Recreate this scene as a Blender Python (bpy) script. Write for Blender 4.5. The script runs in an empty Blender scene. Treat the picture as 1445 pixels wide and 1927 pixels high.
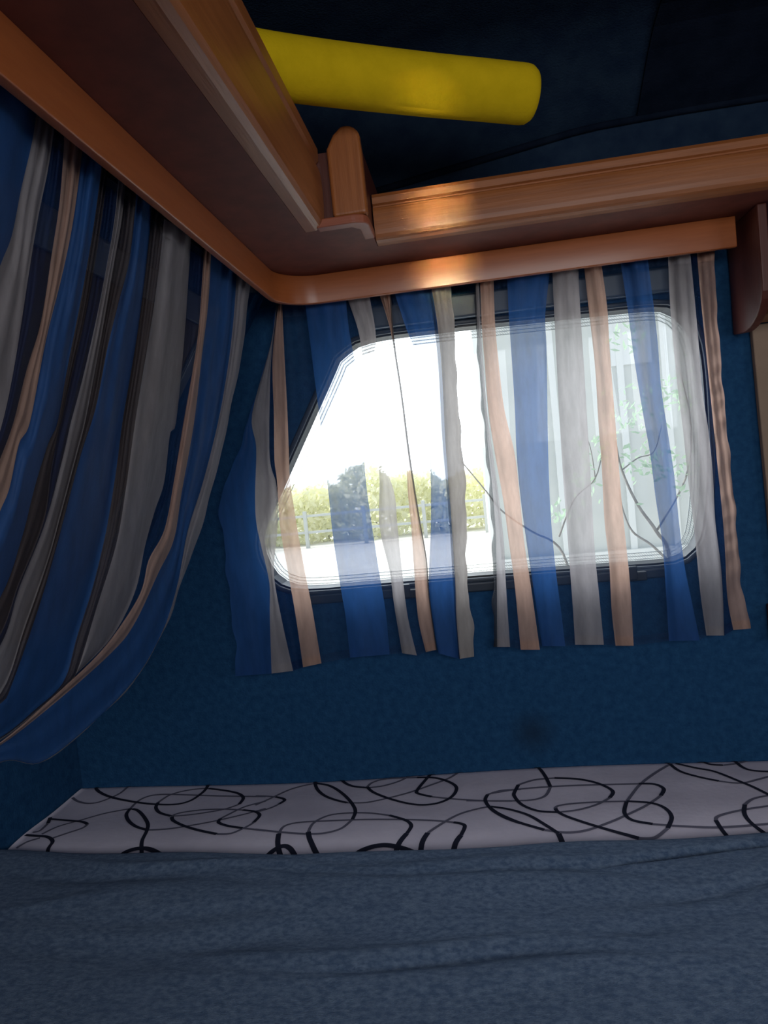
import bpy, bmesh, math, random
import numpy as np
from mathutils import Vector, Matrix
random.seed(7)
S = bpy.context.scene
COL = S.collection

# ------------------------------------------------------------------ camera
F = 1330.0; CX, CY = 722.5, 963.5
Yc = np.array([893-CX, -(865-CY), -F]); Yc /= np.linalg.norm(Yc)
Xc = -np.array([-8600-CX, -(1834-CY), -F]); Xc -= Xc.dot(Yc)*Yc; Xc /= np.linalg.norm(Xc)
Zc = np.cross(Xc, Yc)
R3 = np.array([Xc, Yc, Zc])                 # camera axes -> world
CAM = np.array([0.0, -1.3, 1.185])
cam_data = bpy.data.cameras.new('camera'); cam = bpy.data.objects.new('camera', cam_data); COL.objects.link(cam)
m4 = Matrix.Identity(4)
for i in range(3):
    for j in range(3): m4[i][j] = float(R3[i, j])
m4.translation = Vector(CAM.tolist()); cam.matrix_world = m4
cam_data.sensor_fit = 'HORIZONTAL'; cam_data.sensor_width = 36.0; cam_data.lens = 36.0*F/1445.0
cam_data.clip_start = 0.02; cam_data.clip_end = 300
S.camera = cam

# ------------------------------------------------------------------ colour management, sky, lights
S.view_settings.view_transform = 'Standard'; S.view_settings.look = 'None'
S.view_settings.exposure = 0.0; S.view_settings.gamma = 1.0; S.view_settings.use_curve_mapping = False
SUN_DIR = Vector((-0.32, 0.90, 0.42)).normalized()
W = bpy.data.worlds.new('sky'); S.world = W; W.use_nodes = True
nt = W.node_tree; nt.nodes.clear()
o_ = nt.nodes.new('ShaderNodeOutputWorld'); bg = nt.nodes.new('ShaderNodeBackground')
tc = nt.nodes.new('ShaderNodeTexCoord'); dt = nt.nodes.new('ShaderNodeVectorMath'); dt.operation = 'DOT_PRODUCT'
dt.inputs[1].default_value = SUN_DIR
nt.links.new(tc.outputs['Generated'], dt.inputs[0])
mx = nt.nodes.new('ShaderNodeMath'); mx.operation = 'MAXIMUM'; mx.inputs[1].default_value = 0.0
nt.links.new(dt.outputs['Value'], mx.inputs[0])
pw_ = nt.nodes.new('ShaderNodeMath'); pw_.operation = 'POWER'; pw_.inputs[1].default_value = 3.0
nt.links.new(mx.outputs[0], pw_.inputs[0])
ma = nt.nodes.new('ShaderNodeMath'); ma.operation = 'MULTIPLY_ADD'; ma.inputs[1].default_value = 5.5; ma.inputs[2].default_value = 1.5
nt.links.new(pw_.outputs[0], ma.inputs[0])
bg.inputs['Color'].default_value = (0.88, 0.95, 1.0, 1)
nt.links.new(ma.outputs[0], bg.inputs['Strength']); nt.links.new(bg.outputs[0], o_.inputs[0])

def area(name, loc, target, sx, sy, power, col):
    l = bpy.data.lights.new(name, 'AREA'); l.shape = 'RECTANGLE'; l.size = sx; l.size_y = sy
    l.energy = power; l.color = col
    o = bpy.data.objects.new(name, l); COL.objects.link(o); o.location = loc
    o.rotation_euler = (Vector(target)-Vector(loc)).to_track_quat('-Z', 'Y').to_euler(); return o
area('rear_window_daylight', (0.35, -2.30, 1.48), (0.0, -0.2, 0.75), 1.3, 0.5, 14.5, (0.95, 0.97, 1.0))
area('side_window_daylight', (1.72, -1.25, 1.20), (-0.3, -0.5, 1.1), 0.9, 0.45, 5.0, (0.95, 0.97, 1.0))
sun_l = bpy.data.lights.new('sun', 'SUN'); sun_l.energy = 6.0; sun_l.angle = math.radians(1.0); sun_l.color = (1.0, .95, .85)
sun_o = bpy.data.objects.new('sun', sun_l); COL.objects.link(sun_o); sun_o.rotation_euler = Vector((-.86, .04, .50)).to_track_quat('Z', 'Y').to_euler()
# invented lamp behind the viewer, added for a warm upright patch on the rail
patch_lamp = area('added_patch_lamp', (0.01, -2.25, 1.44), (-0.022, -0.21, 1.555), 0.045, 0.19, 0.075, (1.0, 0.84, 0.46)); patch_lamp.data.spread = math.radians(3)

# ------------------------------------------------------------------ helpers
def ray(px, py): return R3 @ np.array([px-CX, -(py-CY), -F])
def on(px, py, n, d):
    """point where the sight line through a pixel meets the plane n.p = d"""
    n = np.array(n, float); r = ray(px, py); t = (d - n.dot(CAM))/n.dot(r); return CAM + t*r
def tag(o, label=None, cat=None, group=None, kind=None):
    if label: o['label'] = label
    if cat: o['category'] = cat
    if group: o['group'] = group
    if kind: o['kind'] = kind
    return o
def empty(name, loc=(0, 0, 0)):
    o = bpy.data.objects.new(name, None); COL.objects.link(o); o.location = loc; o.empty_display_size = .05; return o
def mesh(name, vs, fs, mats, parent=None, smooth=False, mi=None, bevel=0, solid=0):
    me = bpy.data.meshes.new(name); me.from_pydata([tuple(map(float, v)) for v in vs], [], fs)
    if not isinstance(mats, (list, tuple)): mats = [mats]
    for m in mats: me.materials.append(m)
    if mi is not None: me.polygons.foreach_set('material_index', mi)
    me.polygons.foreach_set('use_smooth', [smooth]*len(me.polygons)); me.update()
    o = bpy.data.objects.new(name, me); COL.objects.link(o)
    if parent:
        o.parent = parent; o.matrix_parent_inverse = Matrix.Translation(-parent.location) if False else Matrix.Identity(4)
        if parent.location.length > 0: o.location = -parent.location
    if bevel:
        b = o.modifiers.new('bevel', 'BEVEL'); b.width = bevel; b.segments = 3; b.limit_method = 'ANGLE'; b.angle_limit = math.radians(40)
    if solid:
        s = o.modifiers.new('solid', 'SOLIDIFY'); s.thickness = solid; s.offset = 0
    return o
class MB:
    def __init__(s): s.v = []; s.f = []; s.m = []
    def add(s, vs, fs, m=0):
        b = len(s.v); s.v += [tuple(map(float, v)) for v in vs]; s.f += [tuple(b+i for i in f) for f in fs]; s.m += [m]*len(fs); return s
    def box(s, x0, x1, y0, y1, z0, z1, m=0):
        vs = [(x, y, z) for z in (z0, z1) for y in (y0, y1) for x in (x0, x1)]
        return s.add(vs, [(0, 2, 3, 1), (4, 5, 7, 6), (0, 1, 5, 4), (2, 6, 7, 3), (0, 4, 6, 2), (1, 3, 7, 5)], m)
    def tube(s, pts, rad, n=10, m=0, caps=True):
        pts = [Vector(p) for p in pts]; N = len(pts)
        if not hasattr(rad, '__len__'): rad = [rad]*N
        ring = []; prev = None; vs = []
        for i, p in enumerate(pts):
            t = (pts[min(i+1, N-1)]-pts[max(i-1, 0)]).normalized()
            if prev is None:
                a = t.orthogonal().normalized()
            else:
                a = (prev - t*prev.dot(t)).normalized()
            prev = a; b = t.cross(a)
            for k in range(n):
                an = 2*math.pi*k/n; vs.append(p + (a*math.cos(an)+b*math.sin(an))*rad[i])
        fs = [(i*n+k, i*n+(k+1) % n, (i+1)*n+(k+1) % n, (i+1)*n+k) for i in range(N-1) for k in range(n)]
        if caps: fs += [tuple(range(n-1, -1, -1)), tuple((N-1)*n+k for k in range(n))]
        return s.add(vs, fs, m)
    def build(s, name, mats, parent=None, smooth=False, bevel=0):
        return mesh(name, s.v, s.f, mats, parent, smooth, s.m, bevel)
def prism(poly, axis, a0, a1):
    """extrude a 2D polygon along an axis; poly coordinates are the two other axes in order"""
    n = len(poly)
    def mk(u, v, a): return {0: (a, u, v), 1: (u, a, v), 2: (u, v, a)}[axis]
    vs = [mk(u, v, a0) for u, v in poly] + [mk(u, v, a1) for u, v in poly]
    fs = [(i, (i+1) % n, n+(i+1) % n, n+i) for i in range(n)] + [tuple(range(n-1, -1, -1)), tuple(range(n, 2*n))]
    return vs, fs
def fixn(o):
    bm = bmesh.new(); bm.from_mesh(o.data); bmesh.ops.recalc_face_normals(bm, faces=bm.faces); bm.to_mesh(o.data); bm.free(); return o
def catmull(pts, k=6, closed=False):
    P = [np.array(p, float) for p in pts]; out = []
    for i in range(len(P)-1):
        p0 = P[max(i-1, 0)]; p1 = P[i]; p2 = P[i+1]; p3 = P[min(i+2, len(P)-1)]
        for j in range(k):
            t = j/k; out.append(.5*((2*p1)+(-p0+p2)*t+(2*p0-5*p1+4*p2-p3)*t*t+(-p0+3*p1-3*p2+p3)*t**3))
    out.append(P[-1]); return out
def resample(pts, n):
    pts = np.array(pts, float); d = np.r_[0, np.cumsum(np.linalg.norm(np.diff(pts, axis=0), axis=1))]
    s = np.linspace(0, d[-1], n); return np.stack([np.interp(s, d, pts[:, i]) for i in range(pts.shape[1])], 1)
def by_y(pts, ys):
    pts = np.array(pts, float); return np.interp(ys, pts[:, 1], pts[:, 0])

# ------------------------------------------------------------------ materials
def newmat(name):
    m = bpy.data.materials.new(name); m.use_nodes = True; n = m.node_tree; n.nodes.clear()
    out = n.nodes.new('ShaderNodeOutputMaterial'); return m, n, out
def noise_col(n, c1, c2, scale=20, detail=4, stretch=(1, 1, 1), lo=.35, hi=.65, coord='Object', rough=.6):
    t = n.nodes.new('ShaderNodeTexCoord'); mp = n.nodes.new('ShaderNodeMapping'); mp.inputs['Scale'].default_value = stretch
    n.links.new(t.outputs[coord], mp.inputs[0])
    ns = n.nodes.new('ShaderNodeTexNoise'); ns.inputs['Scale'].default_value = scale; ns.inputs['Detail'].default_value = detail; ns.inputs['Roughness'].default_value = rough
    n.links.new(mp.outputs[0], ns.inputs['Vector'])
    r = n.nodes.new('ShaderNodeValToRGB'); r.color_ramp.elements[0].position = lo; r.color_ramp.elements[1].position = hi
    r.color_ramp.elements[0].color = (*c1, 1); r.color_ramp.elements[1].color = (*c2, 1)
    n.links.new(ns.outputs['Fac'], r.inputs[0]); return r, ns, mp
def pbr(name, c1, c2=None, rough=.7, scale=20, stretch=(1, 1, 1), bump=0, bscale=200, sheen=0, spec=.3, coat=0, bstretch=None, detail=4, sheen_tint=None, lo=.35, hi=.65):
    m, n, out = newmat(name); p = n.nodes.new('ShaderNodeBsdfPrincipled'); n.links.new(p.outputs[0], out.inputs[0])
    p.inputs['Roughness'].default_value = rough; p.inputs['Specular IOR Level'].default_value = spec
    if coat: p.inputs['Coat Weight'].default_value = coat; p.inputs['Coat Roughness'].default_value = .25
    if sheen:
        p.inputs['Sheen Weight'].default_value = sheen
        if sheen_tint: p.inputs['Sheen Tint'].default_value = (*sheen_tint, 1)
    if c2 is None: p.inputs['Base Color'].default_value = (*c1, 1)
    else:
        r, ns, mp = noise_col(n, c1, c2, scale, detail, stretch, lo, hi); n.links.new(r.outputs[0], p.inputs['Base Color'])
    if bump:
        t = n.nodes.new('ShaderNodeTexCoord'); mp = n.nodes.new('ShaderNodeMapping'); mp.inputs['Scale'].default_value = bstretch or (1, 1, 1)
        n.links.new(t.outputs['Object'], mp.inputs[0])
        nz = n.nodes.new('ShaderNodeTexNoise'); nz.inputs['Scale'].default_value = bscale; nz.inputs['Detail'].default_value = 3
        n.links.new(mp.outputs[0], nz.inputs['Vector'])
        b = n.nodes.new('ShaderNodeBump'); b.inputs['Strength'].default_value = bump; b.inputs['Distance'].default_value = .002
        n.links.new(nz.outputs['Fac'], b.inputs['Height']); n.links.new(b.outputs[0], p.inputs['Normal'])
    return m
def cloth(name, col, transp, transl, rough=.6, sheen=0.0, tcol=None, weave=True):
    """thin woven fabric: part see-through between the threads, part glowing through, part diffuse"""
    m, n, out = newmat(name)
    c2 = tuple(c*.8 for c in col)
    r, ns, mp = noise_col(n, c2, col, 60, 4, (1, 1, .25))
    p = n.nodes.new('ShaderNodeBsdfPrincipled'); p.inputs['Roughness'].default_value = rough; p.inputs['Specular IOR Level'].default_value = .25
    p.inputs['Sheen Weight'].default_value = sheen
    n.links.new(r.outputs[0], p.inputs['Base Color'])
    tl = n.nodes.new('ShaderNodeBsdfTranslucent'); n.links.new(r.outputs[0], tl.inputs['Color'])
    a = n.nodes.new('ShaderNodeMixShader'); a.inputs[0].default_value = transl
    n.links.new(p.outputs[0], a.inputs[1]); n.links.new(tl.outputs[0], a.inputs[2])
    tr = n.nodes.new('ShaderNodeBsdfTransparent'); tr.inputs['Color'].default_value = (*(tcol or (1, 1, 1)), 1)
    b = n.nodes.new('ShaderNodeMixShader'); b.inputs[0].default_value = transp
    n.links.new(a.outputs[0], b.inputs[1]); n.links.new(tr.outputs[0], b.inputs[2]); n.links.new(b.outputs[0], out.inputs[0])
    t = n.nodes.new('ShaderNodeTexCoord'); nz = n.nodes.new('ShaderNodeTexNoise'); nz.inputs['Scale'].default_value = 350
    n.links.new(t.outputs['Object'], nz.inputs['Vector'])
    bp = n.nodes.new('ShaderNodeBump'); bp.inputs['Strength'].default_value = .35; bp.inputs['Distance'].default_value = .001
    n.links.new(nz.outputs['Fac'], bp.inputs['Height']); n.links.new(bp.outputs[0], p.inputs['Normal'])
    return m
def wood(name, c1, c2, axis, rough=.42):
    st = {0: (1.2, 22, 22), 1: (22, 1.2, 22), 2: (22, 22, 1.2)}[axis]
    return pbr(name, c1, c2, rough, 6, st, bump=.15, bscale=12, bstretch=tuple(s*1.5 for s in st), spec=.4, coat=.15, detail=6, lo=.25, hi=.8)

M = {}
M['wall'] = pbr('blue_carpet_lining', (.010, .045, .115), (.020, .076, .170), .95, 75, bump=.7, bscale=260, spec=.05, detail=7, lo=.3, hi=.7)
_n = M['wall'].node_tree; _p = [q for q in _n.nodes if q.type == 'BSDF_PRINCIPLED'][0]; _src = _p.inputs['Base Color'].links[0].from_socket
_t = _n.nodes.new('ShaderNodeTexCoord'); _v = _n.nodes.new('ShaderNodeVectorMath'); _v.operation = 'DISTANCE'; _v.inputs[1].default_value = (.060, 0, .672)
_n.links.new(_t.outputs['Object'], _v.inputs[0]); _mr = _n.nodes.new('ShaderNodeMapRange'); _mr.inputs['From Min'].default_value = .008; _mr.inputs['From Max'].default_value = .050
_mr.inputs['To Min'].default_value = .55; _mr.inputs['To Max'].default_value = 0
_n.links.new(_v.outputs['Value'], _mr.inputs[0]); _mx = _n.nodes.new('ShaderNodeMixRGB'); _mx.inputs[2].default_value = (.012, .018, .03, 1)
_n.links.new(_mr.outputs[0], _mx.inputs[0]); _n.links.new(_src, _mx.inputs[1]); _n.links.new(_mx.outputs[0], _p.inputs['Base Color'])
M['ceil'] = pbr('navy_roof_lining', (.010, .021, .046), (.017, .033, .060), .95, 25, bump=.5, bscale=300, spec=.05)
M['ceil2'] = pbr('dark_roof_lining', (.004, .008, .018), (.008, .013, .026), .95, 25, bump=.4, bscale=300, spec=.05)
WA, WB = (.24, .072, .018), (.39, .130, .038)
M['woodx'] = wood('cherry_wood_x', WA, WB, 0, .55); M['woody'] = wood('cherry_wood_y', WA, WB, 1); M['woodz'] = wood('cherry_wood_z', WA, WB, 2)
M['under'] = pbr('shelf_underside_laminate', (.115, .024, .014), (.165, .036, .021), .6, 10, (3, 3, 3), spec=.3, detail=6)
M['redwood'] = wood('dark_red_wood', (.065, .012, .007), (.10, .022, .012), 2, .5)
M['redwoodx'] = wood('reddish_wood_lip', (.26, .07, .035), (.34, .10, .05), 0, .5)
M['beige'] = pbr('beige_board', (.27, .19, .135), (.31, .22, .16), .8, 14, spec=.2)
M['sheet'] = pbr('sheet_cotton', (.57, .53, .63), (.66, .61, .71), .9, 9, bump=.25, bscale=120, spec=.1)
M['ink1'] = pbr('sheet_print_navy', (.010, .012, .030), None, .9)
M['ink2'] = pbr('sheet_print_grey', (.13, .125, .175), None, .9)
M['blanket'] = pbr('blue_grey_velour', (.055, .092, .165), (.150, .205, .295), 1.0, 110, (1, 1.6, 1), bump=1.0, bscale=420, bstretch=(1, 2.2, 1), sheen=.25, sheen_tint=(.6, .75, 1), spec=.05, detail=9, lo=.38, hi=.68)
M['noodle'] = pbr('yellow_foam', (.56, .38, .006), (.64, .43, .008), .9, 30, bump=.3, bscale=300, spec=.08)
M['blue'] = cloth('curtain_royal_blue', (.030, .115, .35), .24, .42)
M['navy'] = cloth('curtain_sheer_navy', (.010, .030, .115), .62, .35, tcol=(.93, .96, 1))
M['sheer'] = cloth('curtain_clear_voile', (.03, .07, .17), .80, .3, tcol=(.98, .99, 1))
M['grey'] = cloth('curtain_warm_grey', (.44, .405, .42), .22, .5)
M['greyd'] = cloth('curtain_grey_double', (.40, .36, .34), .03, .38)
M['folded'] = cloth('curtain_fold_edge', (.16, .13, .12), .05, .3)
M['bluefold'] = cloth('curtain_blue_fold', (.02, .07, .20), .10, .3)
M['peach'] = cloth('curtain_peach', (.66, .43, .34), .20, .5)
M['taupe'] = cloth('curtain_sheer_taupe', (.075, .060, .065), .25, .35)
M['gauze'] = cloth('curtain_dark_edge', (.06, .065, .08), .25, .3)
M['black'] = pbr('black_rubber', (.012, .014, .018), None, .45, spec=.4)
M['frame'] = pbr('dark_window_frame', (.018, .028, .045), None, .4, spec=.4)
M['casset'] = pbr('blind_housing', (.035, .055, .085), None, .35, spec=.5)
M['rail'] = pbr('curtain_track_plastic', (.02, .02, .025), None, .4)
M['blind'] = pbr('brown_grey_blind', (.06, .045, .04), None, .8)

def glassmat(name, tint, gl=.06, hatch=False):
    m, n, out = newmat(name); tr = n.nodes.new('ShaderNodeBsdfTransparent'); tr.inputs[0].default_value = (*tint, 1)
    g = n.nodes.new('ShaderNodeBsdfGlossy'); g.inputs['Roughness'].default_value = .03
    mxn = n.nodes.new('ShaderNodeMixShader'); mxn.inputs[0].default_value = gl
    n.links.new(tr.outputs[0], mxn.inputs[1]); n.links.new(g.outputs[0], mxn.inputs[2])
    last = mxn
    if hatch:
        t = n.nodes.new('ShaderNodeTexCoord'); mp = n.nodes.new('ShaderNodeMapping'); mp.inputs['Rotation'].default_value = (0, math.radians(40), 0)
        n.links.new(t.outputs['Object'], mp.inputs[0])
        w = n.nodes.new('ShaderNodeTexWave'); w.inputs['Scale'].default_value = 95; w.bands_direction = 'X'
        n.links.new(mp.outputs[0], w.inputs[0])
        d = n.nodes.new('ShaderNodeBsdfDiffuse'); d.inputs[0].default_value = (.35, .38, .4, 1)
        mu = n.nodes.new('ShaderNodeMath'); mu.operation = 'MULTIPLY'; mu.inputs[1].default_value = .28
        n.links.new(w.outputs['Fac'], mu.inputs[0])
        m2 = n.nodes.new('ShaderNodeMixShader'); n.links.new(mu.outputs[0], m2.inputs[0])
        n.links.new(mxn.outputs[0], m2.inputs[1]); n.links.new(d.outputs[0], m2.inputs[2]); last = m2
    n.links.new(last.outputs[0], out.inputs[0]); return m
M['pane'] = glassmat('acrylic_pane', (.96, .97, .97)); M['paneedge'] = glassmat('acrylic_pane_printed_border', (.94, .95, .95), .05, True)

# ------------------------------------------------------------------ room shell
ZR = 1.737
def rzone(x):                                   # roof height at the window wall: it drops towards the sloping front
    pts = [(-.36, 1.62), (-.138, 1.682), (.036, 1.705), (.241, 1.733), (.40, 1.737), (3, 1.737)]
    return float(np.interp(x, [p[0] for p in pts], [p[1] for p in pts]))
# window opening in the window wall (true rounded outline with a slanted front edge)
win = [(-.240, 1.400), (-.262, 1.362), (-.304, 1.292), (-.346, 1.222), (-.388, 1.152), (-.418, 1.102), (-.429, 1.072), (-.427, 1.040), (-.416, 1.010), (-.397, .986),
       (-.368, .971), (-.322, .966), (-.20, .966), (-.03, .966), (.15, .965), (.316, .963), (.352, .969), (.378, .990), (.392, 1.025),
       (.404, 1.10), (.410, 1.20), (.411, 1.30), (.405, 1.36), (.388, 1.395), (.362, 1.417), (.325, 1.424), (.20, 1.427), (.05, 1.430), (-.10, 1.432), (-.168, 1.430), (-.205, 1.422)]
win = [tuple(p) for p in resample(catmull(win+[win[0]], 4), 97)[:-1]]
def offset(poly, d):
    n = len(poly); out = []
    for i in range(n):
        a = Vector(poly[i-1]); b = Vector(poly[(i+1) % n]); t = (b-a).normalized(); out.append((poly[i][0]+t.y*-d*-1, poly[i][1]-t.x*d))
    return out
# polygon runs counter-clockwise? make sure a positive offset grows it
def areap(p): return sum(p[i-1][0]*p[i][1]-p[i][0]*p[i-1][1] for i in range(len(p)))/2
if areap(win) < 0: win = win[::-1]
# wall_back : ring between an outer rectangle and the window outline, with thickness
def ring_wall():
    n = len(win); cxw, czw = 0.0, 1.2
    X0, X1, Z0, Z1 = -1.2, 1.8, -.02, 1.95
    outer = []
    for (x, z) in win:
        dx, dz = x-cxw, z-czw; t = 1e9
        if dx > 1e-9: t = min(t, (X1-cxw)/dx)
        if dx < -1e-9: t = min(t, (X0-cxw)/dx)
        if dz > 1e-9: t = min(t, (Z1-czw)/dz)
        if dz < -1e-9: t = min(t, (Z0-czw)/dz)
        outer.append((cxw+dx*t, czw+dz*t))
    vs = [(x, 0, z) for x, z in win]+[(x, 0, z) for x, z in outer]+[(x, .035, z) for x, z in win]+[(x, .035, z) for x, z in outer]
    fs = []
    for i in range(n):
        j = (i+1) % n
        fs += [(i, j, n+j, n+i), (2*n+i, 3*n+i, 3*n+j, 2*n+j), (i, 2*n+i, 2*n+j, j)]
    # corner fill triangles
    corners = [(X0, Z0), (X1, Z0), (X1, Z1), (X0, Z1)]
    for c in corners:
        best = None
        for i in range(n):
            j = (i+1) % n; a, b = outer[i], outer[j]
            on_a = (abs(a[0]-c[0]) < 1e-6, abs(a[1]-c[1]) < 1e-6); on_b = (abs(b[0]-c[0]) < 1e-6, abs(b[1]-c[1]) < 1e-6)
            if any(on_a) and any(on_b) and on_a != on_b and (on_a[0] != on_b[0]): best = (i, j)
        if best:
            k = len(vs); vs += [(c[0], 0, c[1]), (c[0], .035, c[1])]
            fs += [(n+best[0], n+best[1], k), (3*n+best[0], k+1, 3*n+best[1])]
    return vs, fs
vs, fs = ring_wall(); tag(fixn(mesh('wall_back', vs, fs, M['wall'])), kind='structure')
# wall_left : upright up to 0.76, then leaning in (the front of the van)
prof = [(-.846, 0), (-.846, .76), (-.835, .81), (-.36, 1.52), (-.348, 1.62), (-.338, 1.95)]
po = [(x-.04, z) for x, z in prof]
vs, fs = prism(prof+po[::-1], 1, -2.45, 0.0); tag(fixn(mesh('wall_left', vs, fs, M['wall'])), kind='structure')
# ceiling: coved surface, lower along the window wall and towards the front
ZC = 1.80
def ceil_z(x, y):
    t = min(1, max(0, -y/.20)); t = math.sin(t*math.pi/2)**1.2; z0 = rzone(x)
    return z0+(ZC+.02*math.sin(min(1, max(0, x+.3))*1.5)-z0)*t
def ceil_patch(x0, x1, y0, y1, nx, ny, dz, th):
    vs = []; fs = []
    for lay in (0, th):
        for j in range(ny+1):
            for i in range(nx+1):
                x = x0+(x1-x0)*i/nx; y = y0+(y1-y0)*(j/ny)**2; vs.append((x, y, ceil_z(x, y)+dz+lay))
    n1 = (nx+1)*(ny+1)
    for j in range(ny):
        for i in range(nx):
            a = j*(nx+1)+i; fs.append((a, a+1, a+nx+2, a+nx+1)); fs.append((n1+a, n1+a+nx+1, n1+a+nx+2, n1+a+1))
    edge = [i for i in range(nx+1)]+[(j+1)*(nx+1)+nx for j in range(ny)]+[ny*(nx+1)+i for i in range(nx-1, -1, -1)]+[j*(nx+1) for j in range(ny-1, -1, -1)]
    for k in range(len(edge)-1): fs.append((edge[k], n1+edge[k], n1+edge[k+1], edge[k+1]))
    return vs, fs
vs, fs = ceil_patch(-.40, 1.8, -.0, -2.45, 50, 40, 0, .03); tag(fixn(mesh('ceiling', vs, fs, M['ceil'], smooth=True)), kind='structure')
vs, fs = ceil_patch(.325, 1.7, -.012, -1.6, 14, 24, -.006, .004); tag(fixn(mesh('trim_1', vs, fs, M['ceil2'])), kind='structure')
b = MB(); b.tube([(x, -.008, rzone(x)-.003) for x in np.linspace(-.14, 1.6, 40)], .006, 8); tag(b.build('trim_2', M['ceil2'], smooth=True), kind='structure')
# navy lining of the wall above the shelf
b = MB(); b.box(-.34, 1.7, -.0035, -.0005, 1.541, 1.78); tag(b.build('trim_4', M['ceil']), kind='structure')
b = MB(); b.box(1.78, 1.82, -2.45, 0.0, 0, 1.85); tag(b.build('wall_right', M['wall']), kind='structure')
b = MB(); b.box(-.9, 1.82, -2.49, -2.45, 0, 1.85); tag(b.build('wall_front', M['wall']), kind='structure')
b = MB(); b.box(-.9, 1.82, -2.49, 0.035, -.05, 0); tag(b.build('floor', M['redwoodx']), kind='structure')
b = MB(); b.box(-.845, 1.2, -1.10, -.001, 0, .50); tag(b.build('trim_3', M['woodx']), kind='structure')

# ------------------------------------------------------------------ window_1
w = empty('window_1', (0, 0, 1.2)); tag(w, kind='structure')
def ringstrip(p0, p1, y0, y1):
    n = len(p0); vs = [(x, y0, z) for x, z in p0]+[(x, y0, z) for x, z in p1]+[(x, y1, z) for x, z in p0]+[(x, y1, z) for x, z in p1]
    fs = []
    for i in range(n):
        j = (i+1) % n; fs += [(i, j, n+j, n+i), (2*n+i, 3*n+i, 3*n+j, 2*n+j), (i, 2*n+i, 2*n+j, j), (n+i, n+j, 3*n+j, 3*n+i)]
    return vs, fs
gro = offset(win, .020)
if abs(areap(gro)) < abs(areap(win)): OS = -1
else: OS = 1
vs, fs = ringstrip(offset(win, .003*OS*-1), offset(win, .006*OS), -.006, .004); fixn(mesh('window_frame', vs, fs, M['frame'], w, bevel=.003))
vs, fs = ringstrip(offset(win, -.006*OS), offset(win, .001*OS), .004, .045); fixn(mesh('rubber_seal', vs, fs, M['black'], w))
inner = offset(win, -.020*OS)
n = len(win); mbp = MB(); mbp.add([(x, .050, z) for x, z in inner], [tuple(range(n))], 0)
vs = [(x, .050, z) for x, z in inner]+[(x, .050, z) for x, z in offset(win, .012*OS)]
mbp.add(vs, [(i, (i+1) % n, n+(i+1) % n, n+i) for i in range(n)], 1); mbp.build('pane', [M['pane'], M['paneedge']], w)
# moulded ridges of the acrylic near its edge
b = MB()
for k, d in enumerate((.004, .010, .016)):
    p = offset(win, -(d+.004)*OS); b.tube([(x, .047, z) for x, z in p+[p[0]]], .0011, 6, caps=False)
b.build('pane_ridge', glassmat('acrylic_ridge', (.75, .77, .76), .25), w, smooth=True)
b = MB(); b.box(-.335, .345, -.010, -.0005, .944, .9615); b.build('lower_frame', M['frame'], w, bevel=.003)
b = MB(); b.box(-.17, .385, -.022, -.002, 1.437, 1.478); b.build('blind_housing', M['casset'], w, bevel=.004)
for x in (-.17, .23):
    b = MB(); b.box(x, x+.05, -.024, -.0105, .944, .960); b.box(x+.018, x+.032, -.034, -.0245, .948, .972); b.build('window_latch', M['black'], w, bevel=.002)

# front window behind the left curtain: frame and a closed blind on the leaning wall
sl = (Vector((-.36, 0, 1.52))-Vector((-.835, 0, .81))).normalized(); nr = Vector((sl.z, 0, -sl.x)); base = Vector((-.835, 0, .81))
def onslope(s, y, d): return base+sl*s+nr*d+Vector((0, y, 0))
w2 = empty('window_2', (-.55, -.9, 1.2)); tag(w2, kind='structure')
def slopebox(mb, s0, s1, y0, y1, d0, d1):
    mb.add([onslope(s, y, d) for d in (d0, d1) for y in (y0, y1) for s in (s0, s1)], [(0, 2, 3, 1), (4, 5, 7, 6), (0, 1, 5, 4), (2, 6, 7, 3), (0, 4, 6, 2), (1, 3, 7, 5)])
b = MB(); slopebox(b, .18, .21, -1.9, -.18, 0, .014); slopebox(b, .76, .80, -1.9, -.18, 0, .014); slopebox(b, .21, .76, -1.9, -1.87, 0, .014); slopebox(b, .21, .76, -.21, -.18, 0, .014)
fixn(b.build('window_frame', M['casset'], w2, bevel=.003))
b = MB(); slopebox(b, .21, .76, -1.87, -.21, .002, .008); fixn(b.build('blind', M['blind'], w2))

# rear and side windows that light the room (behind the camera)
for nm, (x0, x1, y0, y1, z0, z1) in (('window_3', (-.32, 1.02, -2.45, -2.435, .98, 1.52)), ('window_4', (1.765, 1.78, -1.72, -.78, .96, 1.44))):
    b = MB(); t = .03
    if x1-x0 > .5:
        b.box(x0, x1, y0, y1, z0, z0+t); b.box(x0, x1, y0, y1, z1-t, z1); b.box(x0, x0+t, y0, y1, z0+t, z1-t); b.box(x1-t, x1, y0, y1, z0+t, z1-t)
    else:
        b.box(x0, x1, y0, y1, z0, z0+t); b.box(x0, x1, y0, y1, z1-t, z1); b.box(x0, x1, y0, y0+t, z0+t, z1-t); b.box(x0, x1, y1-t, y1, z0+t, z1-t)
    tag(b.build(nm, M['casset']), kind='structure')

# ------------------------------------------------------------------ overhead shelf (one L-shaped built-in)
ZS = 1.527
sh = empty('overhead_shelf', (-.2, -.15, ZS))
tag(sh, 'cherry wood L-shaped overhead shelf running round the corner above the curtains', 'shelf')
def arc(c, r, a0, a1, n=10): return [(c[0]+r*math.cos(math.radians(a0+(a1-a0)*i/n)), c[1]+r*math.sin(math.radians(a0+(a1-a0)*i/n))) for i in range(n+1)]
XE = .463
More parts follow.
